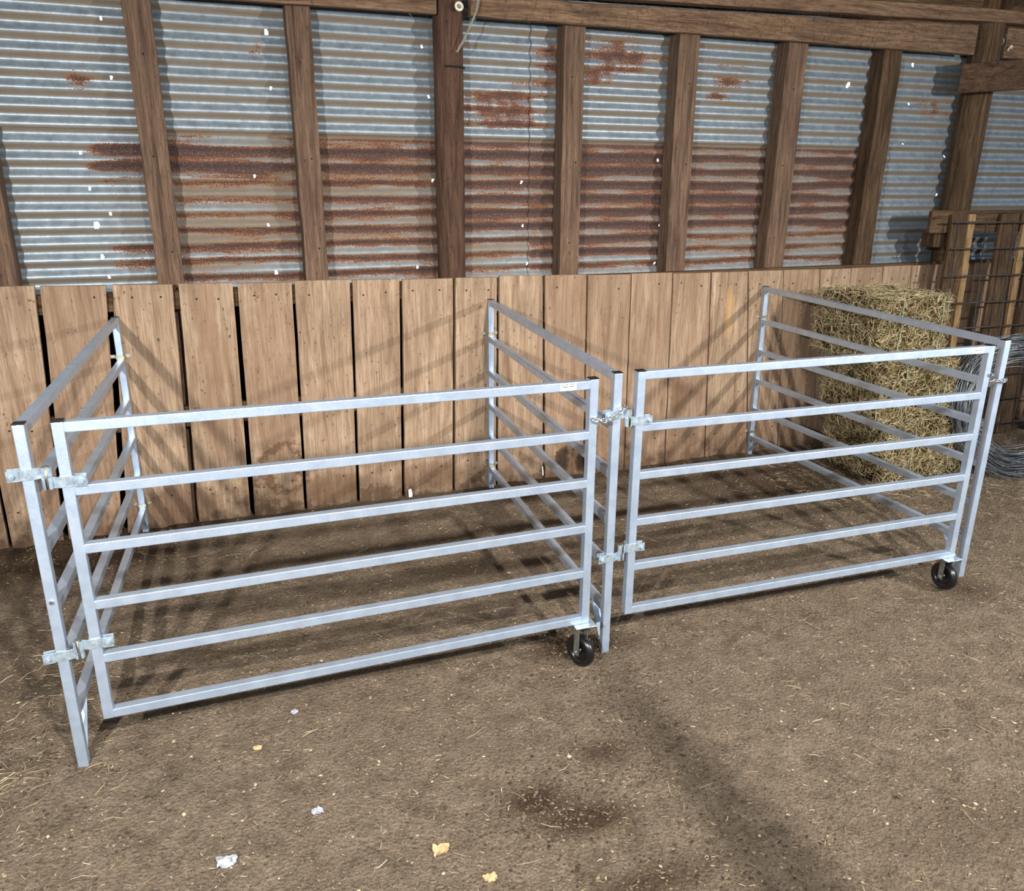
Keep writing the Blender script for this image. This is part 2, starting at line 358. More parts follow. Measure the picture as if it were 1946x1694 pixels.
def zone(x, z):
    'how far the sheet has lost its zinc and gone dusty tan'
    if not 1.24 < z < 2.0: return 0.0
    e = max(0, min(1, (x+0.75)/0.4, (4.12-x)/0.06))
    row = int((z+0.012)/PITCH) % 60; f = (x+3)*2.1; i = int(f); f -= i; n = RN[(row*5) % 60, i]*(1-f)+RN[(row*5) % 60, i+1]*f
    a = 0.75 if x > 1.68 else (0.35+0.9*n if x > -0.25 else 0.45*n)
    if z < 1.36: a *= 0.6
    return max(0.0, min(0.95, a*e))
def sheet(name, x0, x1, z0, z1, y, parent=None, phase=0.0, step=0.03):
    xs = set(np.round(np.arange(x0, x1, step), 4).tolist()+[x1]); hs = []
    nz = 10; dz = PITCH/nz
    for (hx, hz) in HOLES:
        if x0 < hx < x1 and z0 < hz < z1:
            w = 0.0065*BIG.get((hx, hz), 0.85); hs.append((hx, hz, w)); xs = {q for q in xs if abs(q-hx) > w*1.3 or q in (x0, x1)} | {hx-w, hx+w*0.4, hx+w}
    xs = sorted(xs); zs = np.arange(z0, z1+dz*0.5, dz)
    V = []; R = []; Du_refl = []
    for z in zs:
        a = 2*math.pi*(z-Z0)/PITCH+phase
        for x in xs:
            V.append((KX(x), y+0.075-0.0115*math.cos(a)+0.0012*math.sin(x*5+z*3), KZ(z))); R.append(rust_at(x, z))
            s = math.sin(a)        # the floor's tan reflection is painted on the underside slopes
            Du_refl.append(max(zone(x, z), min(1.0, -0.05-s*1.6)))
    n = len(xs); F = []
    for j in range(len(zs)-1):
        zc = (zs[j]+zs[j+1])/2
        for i in range(n-1):
            xc = (xs[i]+xs[i+1])/2
            if any(abs(xc-hx) < w and abs(zc-hz) < w*(1.0 if xc < hx+w*0.4 else 0.5)+dz*0.3 for hx, hz, w in hs): continue
            F.append((j*n+i, j*n+i+1, (j+1)*n+i+1, (j+1)*n+i))
    me = bpy.data.meshes.new(name); me.from_pydata(V, [], F); me.materials.append(M['tin'])
    for nm, dat in (('rust', R), ('dust_reflect', Du_refl)):
        a = me.attributes.new(nm, 'FLOAT', 'POINT'); a.data.foreach_set('value', np.array(dat, np.float32))
    me.polygons.foreach_set('use_smooth', [True]*len(F)); me.update()
    o = bpy.data.objects.new(name, me); COL.objects.link(o)
    if parent: o.parent = parent
    return o
m = MB(); m.add([(-4.4, 0.222, -0.05), (7.9, 0.222, -0.05), (7.9, 0.222, 1.262), (-4.4, 0.222, 1.262)], [(0, 1, 2, 3)])
wall = m.build('wall_back_gap_shade', M['gap_shade']); wall['kind'] = 'structure'  # sheet coloured almost black so the board gaps read as shade
sheet('corrugated_sheet', -2.6, 1.685, 1.245, 2.05, 0.144, wall)
sheet('corrugated_sheet', 1.665, 4.33, 1.245, 2.05, 0.135, wall)
sheet('corrugated_sheet', 4.30, 7.6, 1.245, 2.05, 0.132, wall, step=0.05)
sheet('corrugated_sheet', -2.6, 1.69, 2.022, 3.06, 0.134, wall)
sheet('corrugated_sheet', 1.66, 7.6, 2.022, 3.06, 0.124, wall, step=0.04)

SE = [(-1.38,-1.33),(-1.225,-1.19),(-.895,-1.165),(-.585,-.685),(-.285,-.328),(.0,-.028),(.288,.262),(.588,.56),(.862,.83),(1.165,1.14),(1.428,1.42),(1.712,1.74),(1.997,2.02),
      (2.29,2.31),(2.585,2.62),(2.86,2.93),(3.14,3.28),(3.42,3.54),(3.72,3.86),(3.98,4.08),(4.26,4.36),(4.52,4.62),(4.68,4.76),(4.95,5.02),(5.25,5.3),(5.55,5.6),(5.85,5.9),(6.15,6.2)]
SE = [(-4.1+0.28*k, -4.1+0.28*k) for k in range(9)]+[(-1.5,-1.5)]+SE[2:]
# top edge and bottom edge x of each seam between two boards
def zt(x): return float(np.interp(x, [-4, -1, 0, 1.2, 2.3, 3.7, 5, 7], [1.33, 1.316, 1.294, 1.28, 1.262, 1.246, 1.246, 1.24]))
SE[10] = (-.895, -.965); SE[9] = (-1.21, -1.215)
for k in range(len(SE)-1):
    (t0, b0), (t1, b1) = SE[k], SE[k+1]
    g = random.uniform(0.010, 0.017) if t0 < 1.9 else random.uniform(0.004, 0.010)
    if -0.95 < t0 < -0.2: g = 0.024
    dz = random.uniform(-0.004, 0.004); fy = random.uniform(-0.002, 0.006)
    m = MB(); N = 26; L = []; Rr = []
    gl = g*0.6; gr = g*0.6
    for i in range(N+1):
        u = i/N; z = -0.03+u*(zt((t0+t1)/2)+dz+0.03)
        L.append((b0+(t0-b0)*u+gl+0.0022*noise.noise((k*3.1, z*7, 0.5)), z)); Rr.append((b1+(t1-b1)*u-gr+0.0022*noise.noise((k*3.1+9, z*7, 0.5)), z))
    zl = zt(t0)+dz; zr = zt(t1)+dz
    L[-1] = (L[-1][0], zl); Rr[-1] = (Rr[-1][0], zr)
    vs = []
    for (a, b) in zip(L, Rr): vs += [(a[0], fy, a[1]), (b[0], fy, b[1]), (b[0], 0.028, b[1]), (a[0], 0.028, a[1])]
    fs = [(0, 3, 2, 1), (4*N, 4*N+1, 4*N+2, 4*N+3)]
    for i in range(N):
        q = 4*i; r = q+4
        fs += [(q, q+1, r+1, r), (q+1, q+2, r+2, r+1), (q+2, q+3, r+3, r+2), (q+3, q, r, r+3)]
    m.add(vs, fs)
    for zz in (zt(t0)-0.075, 0.62 if k % 2 else None, 0.18):
        if zz is None: continue
        for uu in (0.27, 0.72):
            if random.random() < 0.15: continue
            px = b0+(t0-b0)*zz/1.28; qx = b1+(t1-b1)*zz/1.28; x = px+(qx-px)*(uu+random.uniform(-.06, .06)); z = zz+random.uniform(-.015, .015)
            m.cyl((x, fy+0.001, z), (x, fy-0.0012, z), 0.0052, 8, mi=1)
    m.build('board', [M['board'], M['black']], wall)

def struct(name, m, mat, bevel=0.003):
    o = m.build(name, mat, bevel=bevel); o['kind'] = 'structure'; return o
m = MB(); m.box(-4.1, 7.4, 0.032, 0.076, 1.17, 1.262); m.box(-4.1, 7.4, 0.032, 0.076, 0.55, 0.66); struct('trim_1', m, M['oldh'])

# ---------------------------------------------------------------- studs, posts, beams
def rough_box(name, x0, x1, y0, y1, z0, z1, mat, lean=0.0, amp=0.0025, n=40, seed=0):
    m = MB(); vs = []
    for i in range(n+1):
        u = i/n; z = z0+(z1-z0)*u; dx = lean*u
        j = [amp*noise.noise((seed*5.3+q*3.7, z*6, q)) for q in range(4)]
        vs += [(x0+dx+j[0], y0+j[1], z), (x1+dx+j[2], y0+j[1]*0.6, z), (x1+dx+j[2], y1, z), (x0+dx+j[0], y1, z)]
    fs = [(0, 3, 2, 1), (4*n, 4*n+1, 4*n+2, 4*n+3)]
    for i in range(n):
        q = 4*i; r = q+4
        fs += [(q, q+1, r+1, r), (q+1, q+2, r+2, r+1), (q+2, q+3, r+3, r+2), (q+3, q, r, r+3)]
    m.add(vs, fs)
    if 'stud' in name:
        for zz in (1.45, 1.9, 2.35):
            m.cyl(((x0+x1)/2+0.02*math.sin(zz*9+seed), y0+0.001, zz), ((x0+x1)/2+0.02*math.sin(zz*9+seed), y0-0.002, zz), 0.005, 8, mi=1)
    return m.build(name, [mat, M['black']], bevel=0.004)
SG = 'upright studs between the two posts'
STUDS = [(-1.115, -.987, .012, 'upright stud cut off by the left edge, nearest the left end of the wall'),
 (-.364, -.240, -.008, 'upright weathered stud, first full one from the left'),
 (.372, .489, -.015, 'upright stud just left of the dark round post'),
 (1.848, 1.972, -.006, 'upright stud first to the right of the dark round post'),
 (2.583, 2.720, -.018, 'upright stud second to the right of the dark round post'),
 (3.315, 3.464, .022, 'upright stud third right of the dark round post, above the right pen'),
 (4.055, 4.203, .036, 'dark-edged wavy stud behind the stacked hay, last before the square post')]
for i, (a, b, ln, lb) in enumerate(STUDS):
    y0, y1 = (0.080, 0.190)
    o = rough_box('wall_stud', a, b, y0, y1, 0.0, 2.62, M['stud'] if i != 6 else M['oldw'], ln*0.9, 0.004 if i != 6 else 0.011, 60, i)
    tag(o, lb, 'wall stud', SG)
def round_post(name, cx, cy, r, z0, z1, mat, lean=0.0, seed=0):
    N = 60; K = 28; vs = []
    for i in range(N+1):
        z = z0+(z1-z0)*i/N
        for k in range(K):
            t = 2*math.pi*k/K
            rr = r*(1+0.03*noise.noise((math.cos(t)*1.5+seed, math.sin(t)*1.5, z*2.5))+0.02*noise.noise((math.cos(t)*7, math.sin(t)*7+seed, z*2)))
            vs.append((cx+lean*i/N+rr*math.cos(t), cy+rr*math.sin(t), z))
    fs = [(i*K+k, i*K+(k+1) % K, (i+1)*K+(k+1) % K, (i+1)*K+k) for i in range(N) for k in range(K)]
    m = MB(); m.add(vs, fs, 0, True)
    m.add(vs[-K:], [tuple(range(K))])
    return m
m = round_post('p', 1.187, 0.113, 0.079, -0.02, 2.95, M['post'], -0.004, 3)
pr = m.build('wooden_post', M['post']); tag(pr, 'dark round creosoted post standing in the middle of the wall', 'post')
m = MB()
for i in range(9): pass
m.tube([(1.187+0.0815*math.sin(a), 0.113-0.0815*math.cos(a), 2.365) for a in np.linspace(-0.5, 1.15, 14)], 0.006, 6)
m.build('dark_band', M['black'], pr)
m = round_post('p', 4.905, 0.098, 0.100, -0.02, 2.95, M['post'], 0.06, 8)
tag(m.build('wooden_post', M['oldw']), 'thick post at the right end of the wall behind the short plank', 'post')
def hbeam(name, x0, x1, y0, y1, zb, ztp, mat, seed=0, amp=0.004, n=70):
    m = MB(); vs = []
    for i in range(n+1):
        u = i/n; x = x0+(x1-x0)*u; b = float(np.interp(x, *zb)); t = float(np.interp(x, *ztp))
        j = [amp*noise.noise((x*5, seed*3.3+q*2.1, q)) for q in range(4)]
        vs += [(x, y0, b+j[0]), (x, y1, b+j[0]), (x, y1, t+j[1]), (x, y0, t+j[1])]
    fs = [(0, 1, 2, 3), (4*n, 4*n+3, 4*n+2, 4*n+1)]
    for i in range(n):
        q = 4*i; r = q+4
        fs += [(q, r, r+1, q+1), (q+1, r+1, r+2, q+2), (q+2, r+2, r+3, q+3), (q+3, r+3, r, q)]
    m.add(vs, fs); return m.build(name, mat, bevel=0.003)
zbv = ([-4, 0, 1.2, 5, 7], [2.585, 2.598, 2.606, 2.610, 2.60]); ztv = ([-4, 1.9, 2.55, 3.7, 4.85, 7], [2.70, 2.715, 2.728, 2.755, 2.79, 2.80])
HG = 'header beams along the top of the studs'
tag(hbeam('header_beam', -3.5, 1.104, 0.032, 0.078, zbv, ztv, M['beamw'], 1), 'header plank left of the dark round post, at the top edge', 'beam', HG)
tag(hbeam('header_beam', 1.285, 4.80, 0.030, 0.078, zbv, ztv, M['beamw'], 2), 'long header plank between the round post and the thick right post', 'beam', HG)
tag(hbeam('header_beam', 5.065, 7.2, 0.030, 0.078, zbv, ztv, M['beamw'], 3), 'short yellowish header plank right of the thick right post', 'beam', HG)
z2b = ([-4, 1.9, 3.7, 5, 7], [2.735, 2.735, 2.775, 2.81, 2.82]); z2t = ([-4, 1.9, 3.7, 5, 7], [2.80, 2.80, 2.855, 2.885, 2.89])
tag(hbeam('top_plate', -3.5, 7.2, -0.012, 0.07, z2b, z2t, M['beamw'], 5), 'long pale top plate running over the header planks', 'beam')
m = MB(); m.box(-3.5, 7.2, 0.085, 0.11, 2.78, 3.06); struct('trim_2', m, M['roofw'])
# plank reaching forward from the right post
m = MB(); m.bar((4.66, -0.02, 2.452), (4.93, -0.62, 2.452), 0.045, 0.175)
tag(m.build('brace_plank', M['oldy'], bevel=0.004), 'short dark brace plank jutting forward from the thick right post', 'plank')
# roof: boards on rafters sloping up over the pens, and rafters
def roofz(y): return 2.905+0.26*(-y)
for k in range(22):
    ya = 0.25-k*0.42; yb = ya-0.405
    m = MB(); m.add([(-5, ya, roofz(ya)+.1), (8.4, ya, roofz(ya)+.1), (8.4, yb, roofz(yb)+.1), (-5, yb, roofz(yb)+.1), (-5, ya, roofz(ya)+.125), (8.4, ya, roofz(ya)+.125), (8.4, yb, roofz(yb)+.125), (-5, yb, roofz(yb)+.125)],
                    [(0,1,2,3),(4,7,6,5),(0,4,5,1),(1,5,6,2),(2,6,7,3),(3,7,4,0)])
    if k == 0: roof = m.build('ceiling', M['roofw']); roof['kind'] = 'structure'
    else: m.build('roof_board', M['roofw'], roof)
for x in (-3.9, -2.7, -1.5, -0.3, 0.9, 2.1, 3.3, 4.95, 6.2, 7.4):
    m = MB(); m.bar((x, 0.2, roofz(0.2)+0.045), (x, -8.9, roofz(-8.9)+0.045), 0.05, 0.14); m.build('rafter', M['oldw'], roof)
# unseen tapered pillar behind the camera, added to cast the dark floor band
m = MB(); m.add([(1.13,-4.91,0),(1.27,-4.91,0),(1.27,-4.79,0),(1.13,-4.79,0),(1.14,-4.91,2.3),(1.26,-4.91,2.3),(1.26,-4.79,2.3),(1.14,-4.79,2.3),(1.19,-4.88,2.74),(1.21,-4.88,2.74),(1.21,-4.82,2.74),(1.19,-4.82,2.74)],[(0,3,2,1),(0,1,5,4),(1,2,6,5),(2,3,7,6),(3,0,4,7),(4,5,9,8),(5,6,10,9),(6,7,11,10),(7,4,8,11),(8,9,10,11)]); fw = struct('shadow_pillar', m, M['oldw'])

# ---------------------------------------------------------------- panels and gates
T = 0.0312; L = 1.8771
def caps(mb, x0, x1, y0, y1, z): mb.box(x0-.0006, x1+.0006, y0-.0006, y1+.0006, z, z+0.004)
def side_panel(x, th, label):
    """perpendicular to the wall; local +X runs from the wall towards the camera"""
    e = empty('corral_panel', (x, 0, 0), 0, label=label, cat='livestock panel', group='side panels of the two pens')
    d = Vector((math.sin(th), -math.cos(th), 0)); n = Vector((math.cos(th), math.sin(th), 0))
    back = [1.15, .940, .738, .538, .338, .140]; front = [1.15, .962, .773, .585, .396, .206]
    def P(s, z): return Vector((0, -0.0156, z)) + d*s
    for s in (0.0, L):
        m = MB(); b = -0.008; m.bar(P(s, b), P(s, 1.15), T, T, up=n)
        sg = 1 if s == 0 else -1
        for zq in (back if s == 0 else front): m.bar(P(s+sg*(T/2-0.001), zq-T+0.002), P(s+sg*(T/2+0.004), zq-T+0.002), T*0.8, 0.004)
        m.build('post', M['alu'], e, 0.0022, 2)
        m = MB(); m.bar(P(s, 1.1502), P(s, 1.1535), T+.001, T+.001, up=n); m.build('post_cap', M['cap'], e)
    for zb, zf in zip(back, front):
        m = MB(); m.bar(P(T/2, zb-T/2), P(L-T/2, zf-T/2), T, T*0.98); m.build('rail', M['alu'], e, 0.0022, 2)
    for s, sg, zz in ((T/2, 1, back[-1]-T), (L-T/2, -1, front[-1]-T)):
        w = 0.026; k = 0.115 if zz > 0.14 else 0.075
        m = MB(); m.bar(P(s+sg*k, zz+0.004), P(s+sg*0.004, max(0.028, zz-0.145)), w, 0.005, up=n.cross(d)); m.build('gusset', M['alu'], e)
    if x < 0:
        m = MB(); c = P(L+T/2, 0.595); m.cyl(c-d*0.002, c+d*0.007, 0.006, 10); m.build('bolt', M['chrome'], e)
    return e
side_panel(-.5791, -.0576, 'aluminium corral panel at the far left, closing off the left pen')
side_panel(1.3755, -.0929, 'middle aluminium corral panel between the two pens, running back to the boards')
side_panel(3.2803, -.0834, 'rightmost aluminium corral panel, in front of the stacked hay bales')

def caster(parent, cx, zb, yaw):
    """swivel wheel under the lower free corner of the gate, in gate coordinates (X along, Y towards the wall)"""
    m = MB(); m.box(cx-0.052, cx+0.034, -0.030, 0.055, zb-0.006, zb-0.001); pl = m.build('caster_plate', M['zinc'], parent, 0.003)
    c = Vector((cx-0.014, 0.012, 0.064)); ax = Vector((math.cos(yaw), math.sin(yaw), 0)); fw = Vector((-ax.y, ax.x, 0))
    m = MB()
    for s in (-1, 1):
        a = c+ax*(0.024*s)
        m.bar(a-Vector((0, 0, 0.014)), Vector((a.x, a.y, zb-0.006)), 0.003, 0.026, up=fw) 
    m.box(c.x-0.026, c.x+0.026, c.y-0.016, c.y+0.016, zb-0.012, zb-0.006)
    m.cyl(c-ax*0.034, c+ax*0.034, 0.006, 10)
    m.build('fork', M['grease'], pl)
    m = MB(); R_ = 0.067; prof = [(0.0, 0.034), (-0.014, 0.040), (-0.018, 0.056), (-0.013, 0.064), (0, R_), (0.013, 0.064), (0.018, 0.056), (0.014, 0.040), (0.0, 0.034)]
    K = 40; vs = []
    for k in range(K):
        t = 2*math.pi*k/K; u = fw*math.cos(t)+Vector((0, 0, 1))*math.sin(t)
        for (o, r) in prof[:-1]: vs.append(c+ax*o+u*r)
    n = len(prof)-1
    m.add(vs, [(k*n+i, k*n+(i+1) % n, ((k+1) % K)*n+(i+1) % n, ((k+1) % K)*n+i) for k in range(K) for i in range(n)], 0, True)
    m.cyl(c-ax*0.006, c+ax*0.006, 0.038, 24); m.cyl(c-ax*0.019, c+ax*0.019, 0.014, 16)
    m.build('wheel', M['rubber'], pl)

def gate(x, y, th, Lg, lt, rt, label, lab_s, yaw):
    e = empty('pen_gate', (x, y, 0), th, label=label, cat='gate', group='wheeled gates across the front of the pens')
    zl0 = lt[-1]-T; zr0 = rt[-1]-T
    for s, z0 in ((0, zl0), (Lg-T, zr0)):
        m = MB(); m.box(s, s+T, 0, T, z0, 1.15)
        for a in (lt if s == 0 else rt): m.box(*((T-0.001, T+0.004) if s == 0 else (Lg-T-0.004, Lg-T+0.001)), -0.0008, 0.002, a-T+0.003, a-0.004)
        m.build('post', M['alu'], e, 0.0022, 2)
        m = MB(); caps(m, s, s+T, 0, T, 1.1502); m.build('post_cap', M['cap'], e)
    for a, b in zip(lt, rt):
        m = MB(); m.bar((T, T/2, a-T/2-0.0006), (Lg-T, T/2, b-T/2-0.0006), T*0.98, T*0.98); m.build('rail', M['alu'], e, 0.0022, 2)
    caster(e, Lg-0.012, zr0, yaw)
    # sticker on the top rail
    z1 = np.interp(lab_s, [0, Lg], [lt[0], rt[0]])-0.002; w = 0.060; z0 = z1-0.027
    m = MB(); m.box(lab_s, lab_s+w, -0.0012, 0.0002, z0, z1); lb = m.build('label', M['label'], e)
    m = MB(); q = -0.0015
    for (a, b, zz, h) in ((.004, .013, .0212, .0026), (.017, .029, .0215, .0024), (.033, .055, .0220, .0024), (.009, .028, .0135, .0036), (.034, .050, .0140, .0036)):
        m.box(lab_s+a, lab_s+b, q, q+.0004, z0+zz-h/2, z0+zz+h/2)
    cu = bpy.data.curves.new('lettering', 'FONT'); cu.body = 'Made in The USA'; cu.size = 0.0072; cu.extrude = 0.0002; cu.materials.append(M['ink'])
    to = bpy.data.objects.new('tmp', cu); COL.objects.link(to); bpy.context.view_layer.update()
    tm = to.to_mesh(); m.add([(lab_s+0.004+v.co.x, q-v.co.z, z0+0.0035+v.co.y) for v in tm.vertices], [tuple(p.vertices) for p in tm.polygons]); to.to_mesh_clear()
    bpy.data.objects.remove(to); m.build('lettering', M['ink'], lb)
    return e
gate(-.6059, -1.9115, -.0236, 1.7007, [1.150, .957, .770, .581, .394, .191], [1.147, .962, .778, .599, .414, .218],
     'left wheeled aluminium gate with six rails, hung on the far left panel', 1.555, 0.38)
gate(1.2780, -1.9031, -.0412, 1.6826, [1.152, .953, .762, .571, .380, .189], [1.152, .950, .762, .572, .383, .192],
     'right wheeled aluminium gate with six rails, hung on the middle panel', 1.560, 0.0)

# ---------------------------------------------------------------- hinges
def hinge(p, g, zp, zg, label):
    """p, g: front centre of the panel post and of the gate post; zp, zg: heights of the two clamps"""
    mid = ((p[0]+g[0])/2, (p[1]+g[1])/2); s = 1 if g[0] > p[0] else -1
    e = empty('hinge', (mid[0], mid[1], min(zp, zg)-0.02), 0, label=label, cat='gate hinge', group='galvanised hinges between panels and gates')
    off = Vector((mid[0], mid[1], min(zp, zg)-0.02))
    t = 0.0035; h = 0.034
    for c, z, sg, nm in ((p, zp, s, 'post_clamp'), (g, zg, -s, 'gate_clamp')):
        # sg: direction from the clamped post towards the barrel
        m = MB(); yf = c[1]-t/2-0.0004; yb = c[1]+T+t/2+0.0004; hw = T/2+t/2+0.0004
        bx = mid[0]
        def q(x, y): return (x-off.x, y-off.y)
        def strip(pts, z0, z1):
            for (a, b) in zip(pts[:-1], pts[1:]):
                aa = Vector((*q(*a), (z0+z1)/2-off.z)); bb = Vector((*q(*b), (z0+z1)/2-off.z)); dd = (bb-aa).normalized()*t*0.4
                m.bar(aa-dd, bb+dd, t, z1-z0)
        z0, z1 = z-h/2, z+h/2
        r = 0.0125; by = c[1]+0.002
        ring = [(bx+r*math.cos(a)*(-sg), by+r*math.sin(a)) for a in np.linspace(math.pi*-0.35, math.pi*1.35, 14)]
        out = c[0]-sg*(T/2+0.034)
        strip([(out, yf-0.004), (c[0]-sg*(T/2+0.006), yf-0.003), (c[0]-sg*T/2, yf), (c[0]+sg*hw, yf), (bx-sg*0.014, c[1]+0.004)], z0, z1)
        strip(ring, z0, z1)
        strip([(out, yf+0.016), (c[0]-sg*hw, yf+0.018), (c[0]-sg*hw, yb), (c[0]+sg*hw, yb), (c[0]+sg*hw, yf+0.012)], z0, z1)
        cl = m.build(nm, M['zinc'], e, 0.001)
        m = MB(); bxx = c[0]-sg*(T/2+0.022)
        m.tube([Vector((*q(bxx, yf-0.016), z-off.z)), Vector((*q(bxx, yf+0.024), z-off.z))], 0.0042, 10)
        m.tube([Vector((*q(bxx, yf-0.013), z-off.z)), Vector((*q(bxx, yf-0.006), z-off.z))], 0.0082, 6)
        m.build('bolt', M['zinc'], cl)
    m = MB(); a = min(zp, zg)-h/2-0.002-off.z; b = max(zp, zg)+h/2+0.003-off.z
    m.tube([(0, 0.002, a), (0, 0.002, b)], 0.0085, 14); m.build('pin', M['grease'], e)
PA = (-.579-.0576*1.9, -1.9045); GA = (-.606+T/2, -1.9115)
PB = (1.3755-.0928*1.884, -1.898); GB = (1.278+T/2, -1.9031)
hinge(PA, GA, 1.003, 0.972, 'upper hinge of the left gate, joining it to the far left panel')
hinge(PA, GA, 0.408, 0.436, 'lower hinge of the left gate, joining it to the far left panel')
hinge(PB, GB, 0.996, 0.966, 'upper hinge of the right gate, beside the chain on the middle panel')
hinge(PB, GB, 0.420, 0.450, 'lower hinge of the right gate, near the foot of the middle panel')

# ---------------------------------------------------------------- latch chains
def link_pts(c, d, u, a=0.0155, b=0.0075):
    out = []
    for t in np.linspace(0, 2*math.pi, 16, endpoint=False): out.append(c+d*(a*math.cos(t))+u*(b*math.sin(t)))
    return out
def chain(pts, label):
    e = empty('latch_chain', pts[0], 0, label=label, cat='chain', group='latch chains on the free ends of the gates')
    o = Vector(pts[0]); P = [Vector(p) for p in pts]; seg = []; acc = 0
    for a, b in zip(P[:-1], P[1:]):
        n = max(1, round((b-a).length/0.023))
        for i in range(n): seg.append((a.lerp(b, (i+0.5)/n)-o, (b-a).normalized()))
    for k, (c, d) in enumerate(seg):
        u = d.cross(Vector((0, 0, 1))).normalized() if k % 2 else Vector((0, 0, 1))
        u = (u-d*u.dot(d)).normalized()
        m = MB(); m.tube(link_pts(c, d, u), 0.0033, 6, closed=True); m.build('link', M['chrome'], e)
gx = -.6059+1.7007-T/2; gy = -1.9115-0.0236*1.70
chain([(gx-0.006, gy-0.004, 1.008), (gx+0.010, gy-0.016, 1.006), (gx+0.045, gy-0.008, 0.998), (1.168, -1.925, 0.994), (1.215, -1.922, 1.022), (1.232, -1.90, 1.03)],
      'bright chain tying the left gate to the middle panel')
gx2 = 1.278+1.6826-T/2; gy2 = -1.9031-0.0412*1.68
chain([(gx2+0.002, gy2-0.006, 1.030), (gx2+0.03, gy2+0.0, 1.020), (gx2+0.055, gy2+0.045, 0.985), (3.110, -1.925, 0.972), (3.145, -1.91, 0.975)],
      'short chain tying the right gate to the rightmost panel')

# ---------------------------------------------------------------- pipe straps screwing the panels to the boards
def strap(x, z, label):
    e = empty('pipe_strap', (x, 0, z), 0, label=label, cat='pipe strap', group='pipe straps fixing the panels to the boards')
    t = 0.0018; h = 0.018; w = T/2+0.003
    m = MB()
    pts = [(-0.047, -0.003), (-w, -0.003), (-w, -T-0.0035), (w, -T-0.0035), (w, -0.003), (0.047, -0.003)]
    for a, b in zip(pts[:-1], pts[1:]): m.bar((a[0], a[1], 0), (b[0], b[1], 0), t, h)
    m.build('strap', M['clip'], e, 0.0006)
    for s in (-0.034, 0.034):
        m = MB(); m.cyl((s, 0.004, 0), (s, -0.0065, 0), 0.0055, 10); m.cyl((s, -0.0066, 0), (s, -0.0072, 0), 0.002, 6)
        m.build('screw', M['zinc'], e)
strap(-.5795, 0.955, 'upper pipe strap at the back of the far left panel'); strap(-.5795, 0.160, 'lower pipe strap at the back of the far left panel')
strap(1.3735, 0.955, 'upper pipe strap at the back of the middle panel'); strap(1.3765, 0.150, 'lower pipe strap at the back of the middle panel')
strap(3.2803, 0.955, 'upper pipe strap at the back of the rightmost panel'); strap(3.2803, 0.165, 'lower pipe strap at the back of the rightmost panel')

# ---------------------------------------------------------------- straws
def strands(name, P, D, Ln, Wd, tone, mat, parent=None, curl=0.0):
    """many thin stalks as three-sided bent prisms in one mesh"""
    n = len(P); D = D/np.linalg.norm(D, axis=1, keepdims=True)
    a = rng.normal(size=(n, 3)); U = np.cross(D, a); U /= np.linalg.norm(U, axis=1, keepdims=True); Wv = np.cross(D, U)
    sag = U*(rng.normal(size=(n, 1))*curl*Ln[:, None])
    V = np.zeros((n, 9, 3))
    for k, (s, of, wk) in enumerate(((-0.5, 0, 0.8), (0, 1, 1.0), (0.5, 0, 0.5))):
        c = P+D*(s*Ln[:, None])+sag*of
        for j in range(3):
            t = 2*math.pi*j/3; V[:, k*3+j] = c+(U*math.cos(t)+Wv*math.sin(t))*(Wd*wk)[:, None]
    base = np.arange(n)[:, None, None]*9
    f = np.array([[k*3+j, k*3+(j+1) % 3, (k+1)*3+(j+1) % 3, (k+1)*3+j] for k in range(2) for j in range(3)])[None]
    F = (f+base).reshape(-1, 4)
    me = bpy.data.meshes.new(name); me.from_pydata(V.reshape(-1, 3).tolist(), [], F.tolist()); me.materials.append(mat)
    at = me.attributes.new('tone', 'FLOAT', 'POINT'); at.data.foreach_set('value', np.repeat(tone, 9).astype(np.float32)); me.update()
    o = bpy.data.objects.new(name, me); COL.objects.link(o)
    if parent: o.parent = parent
    return o

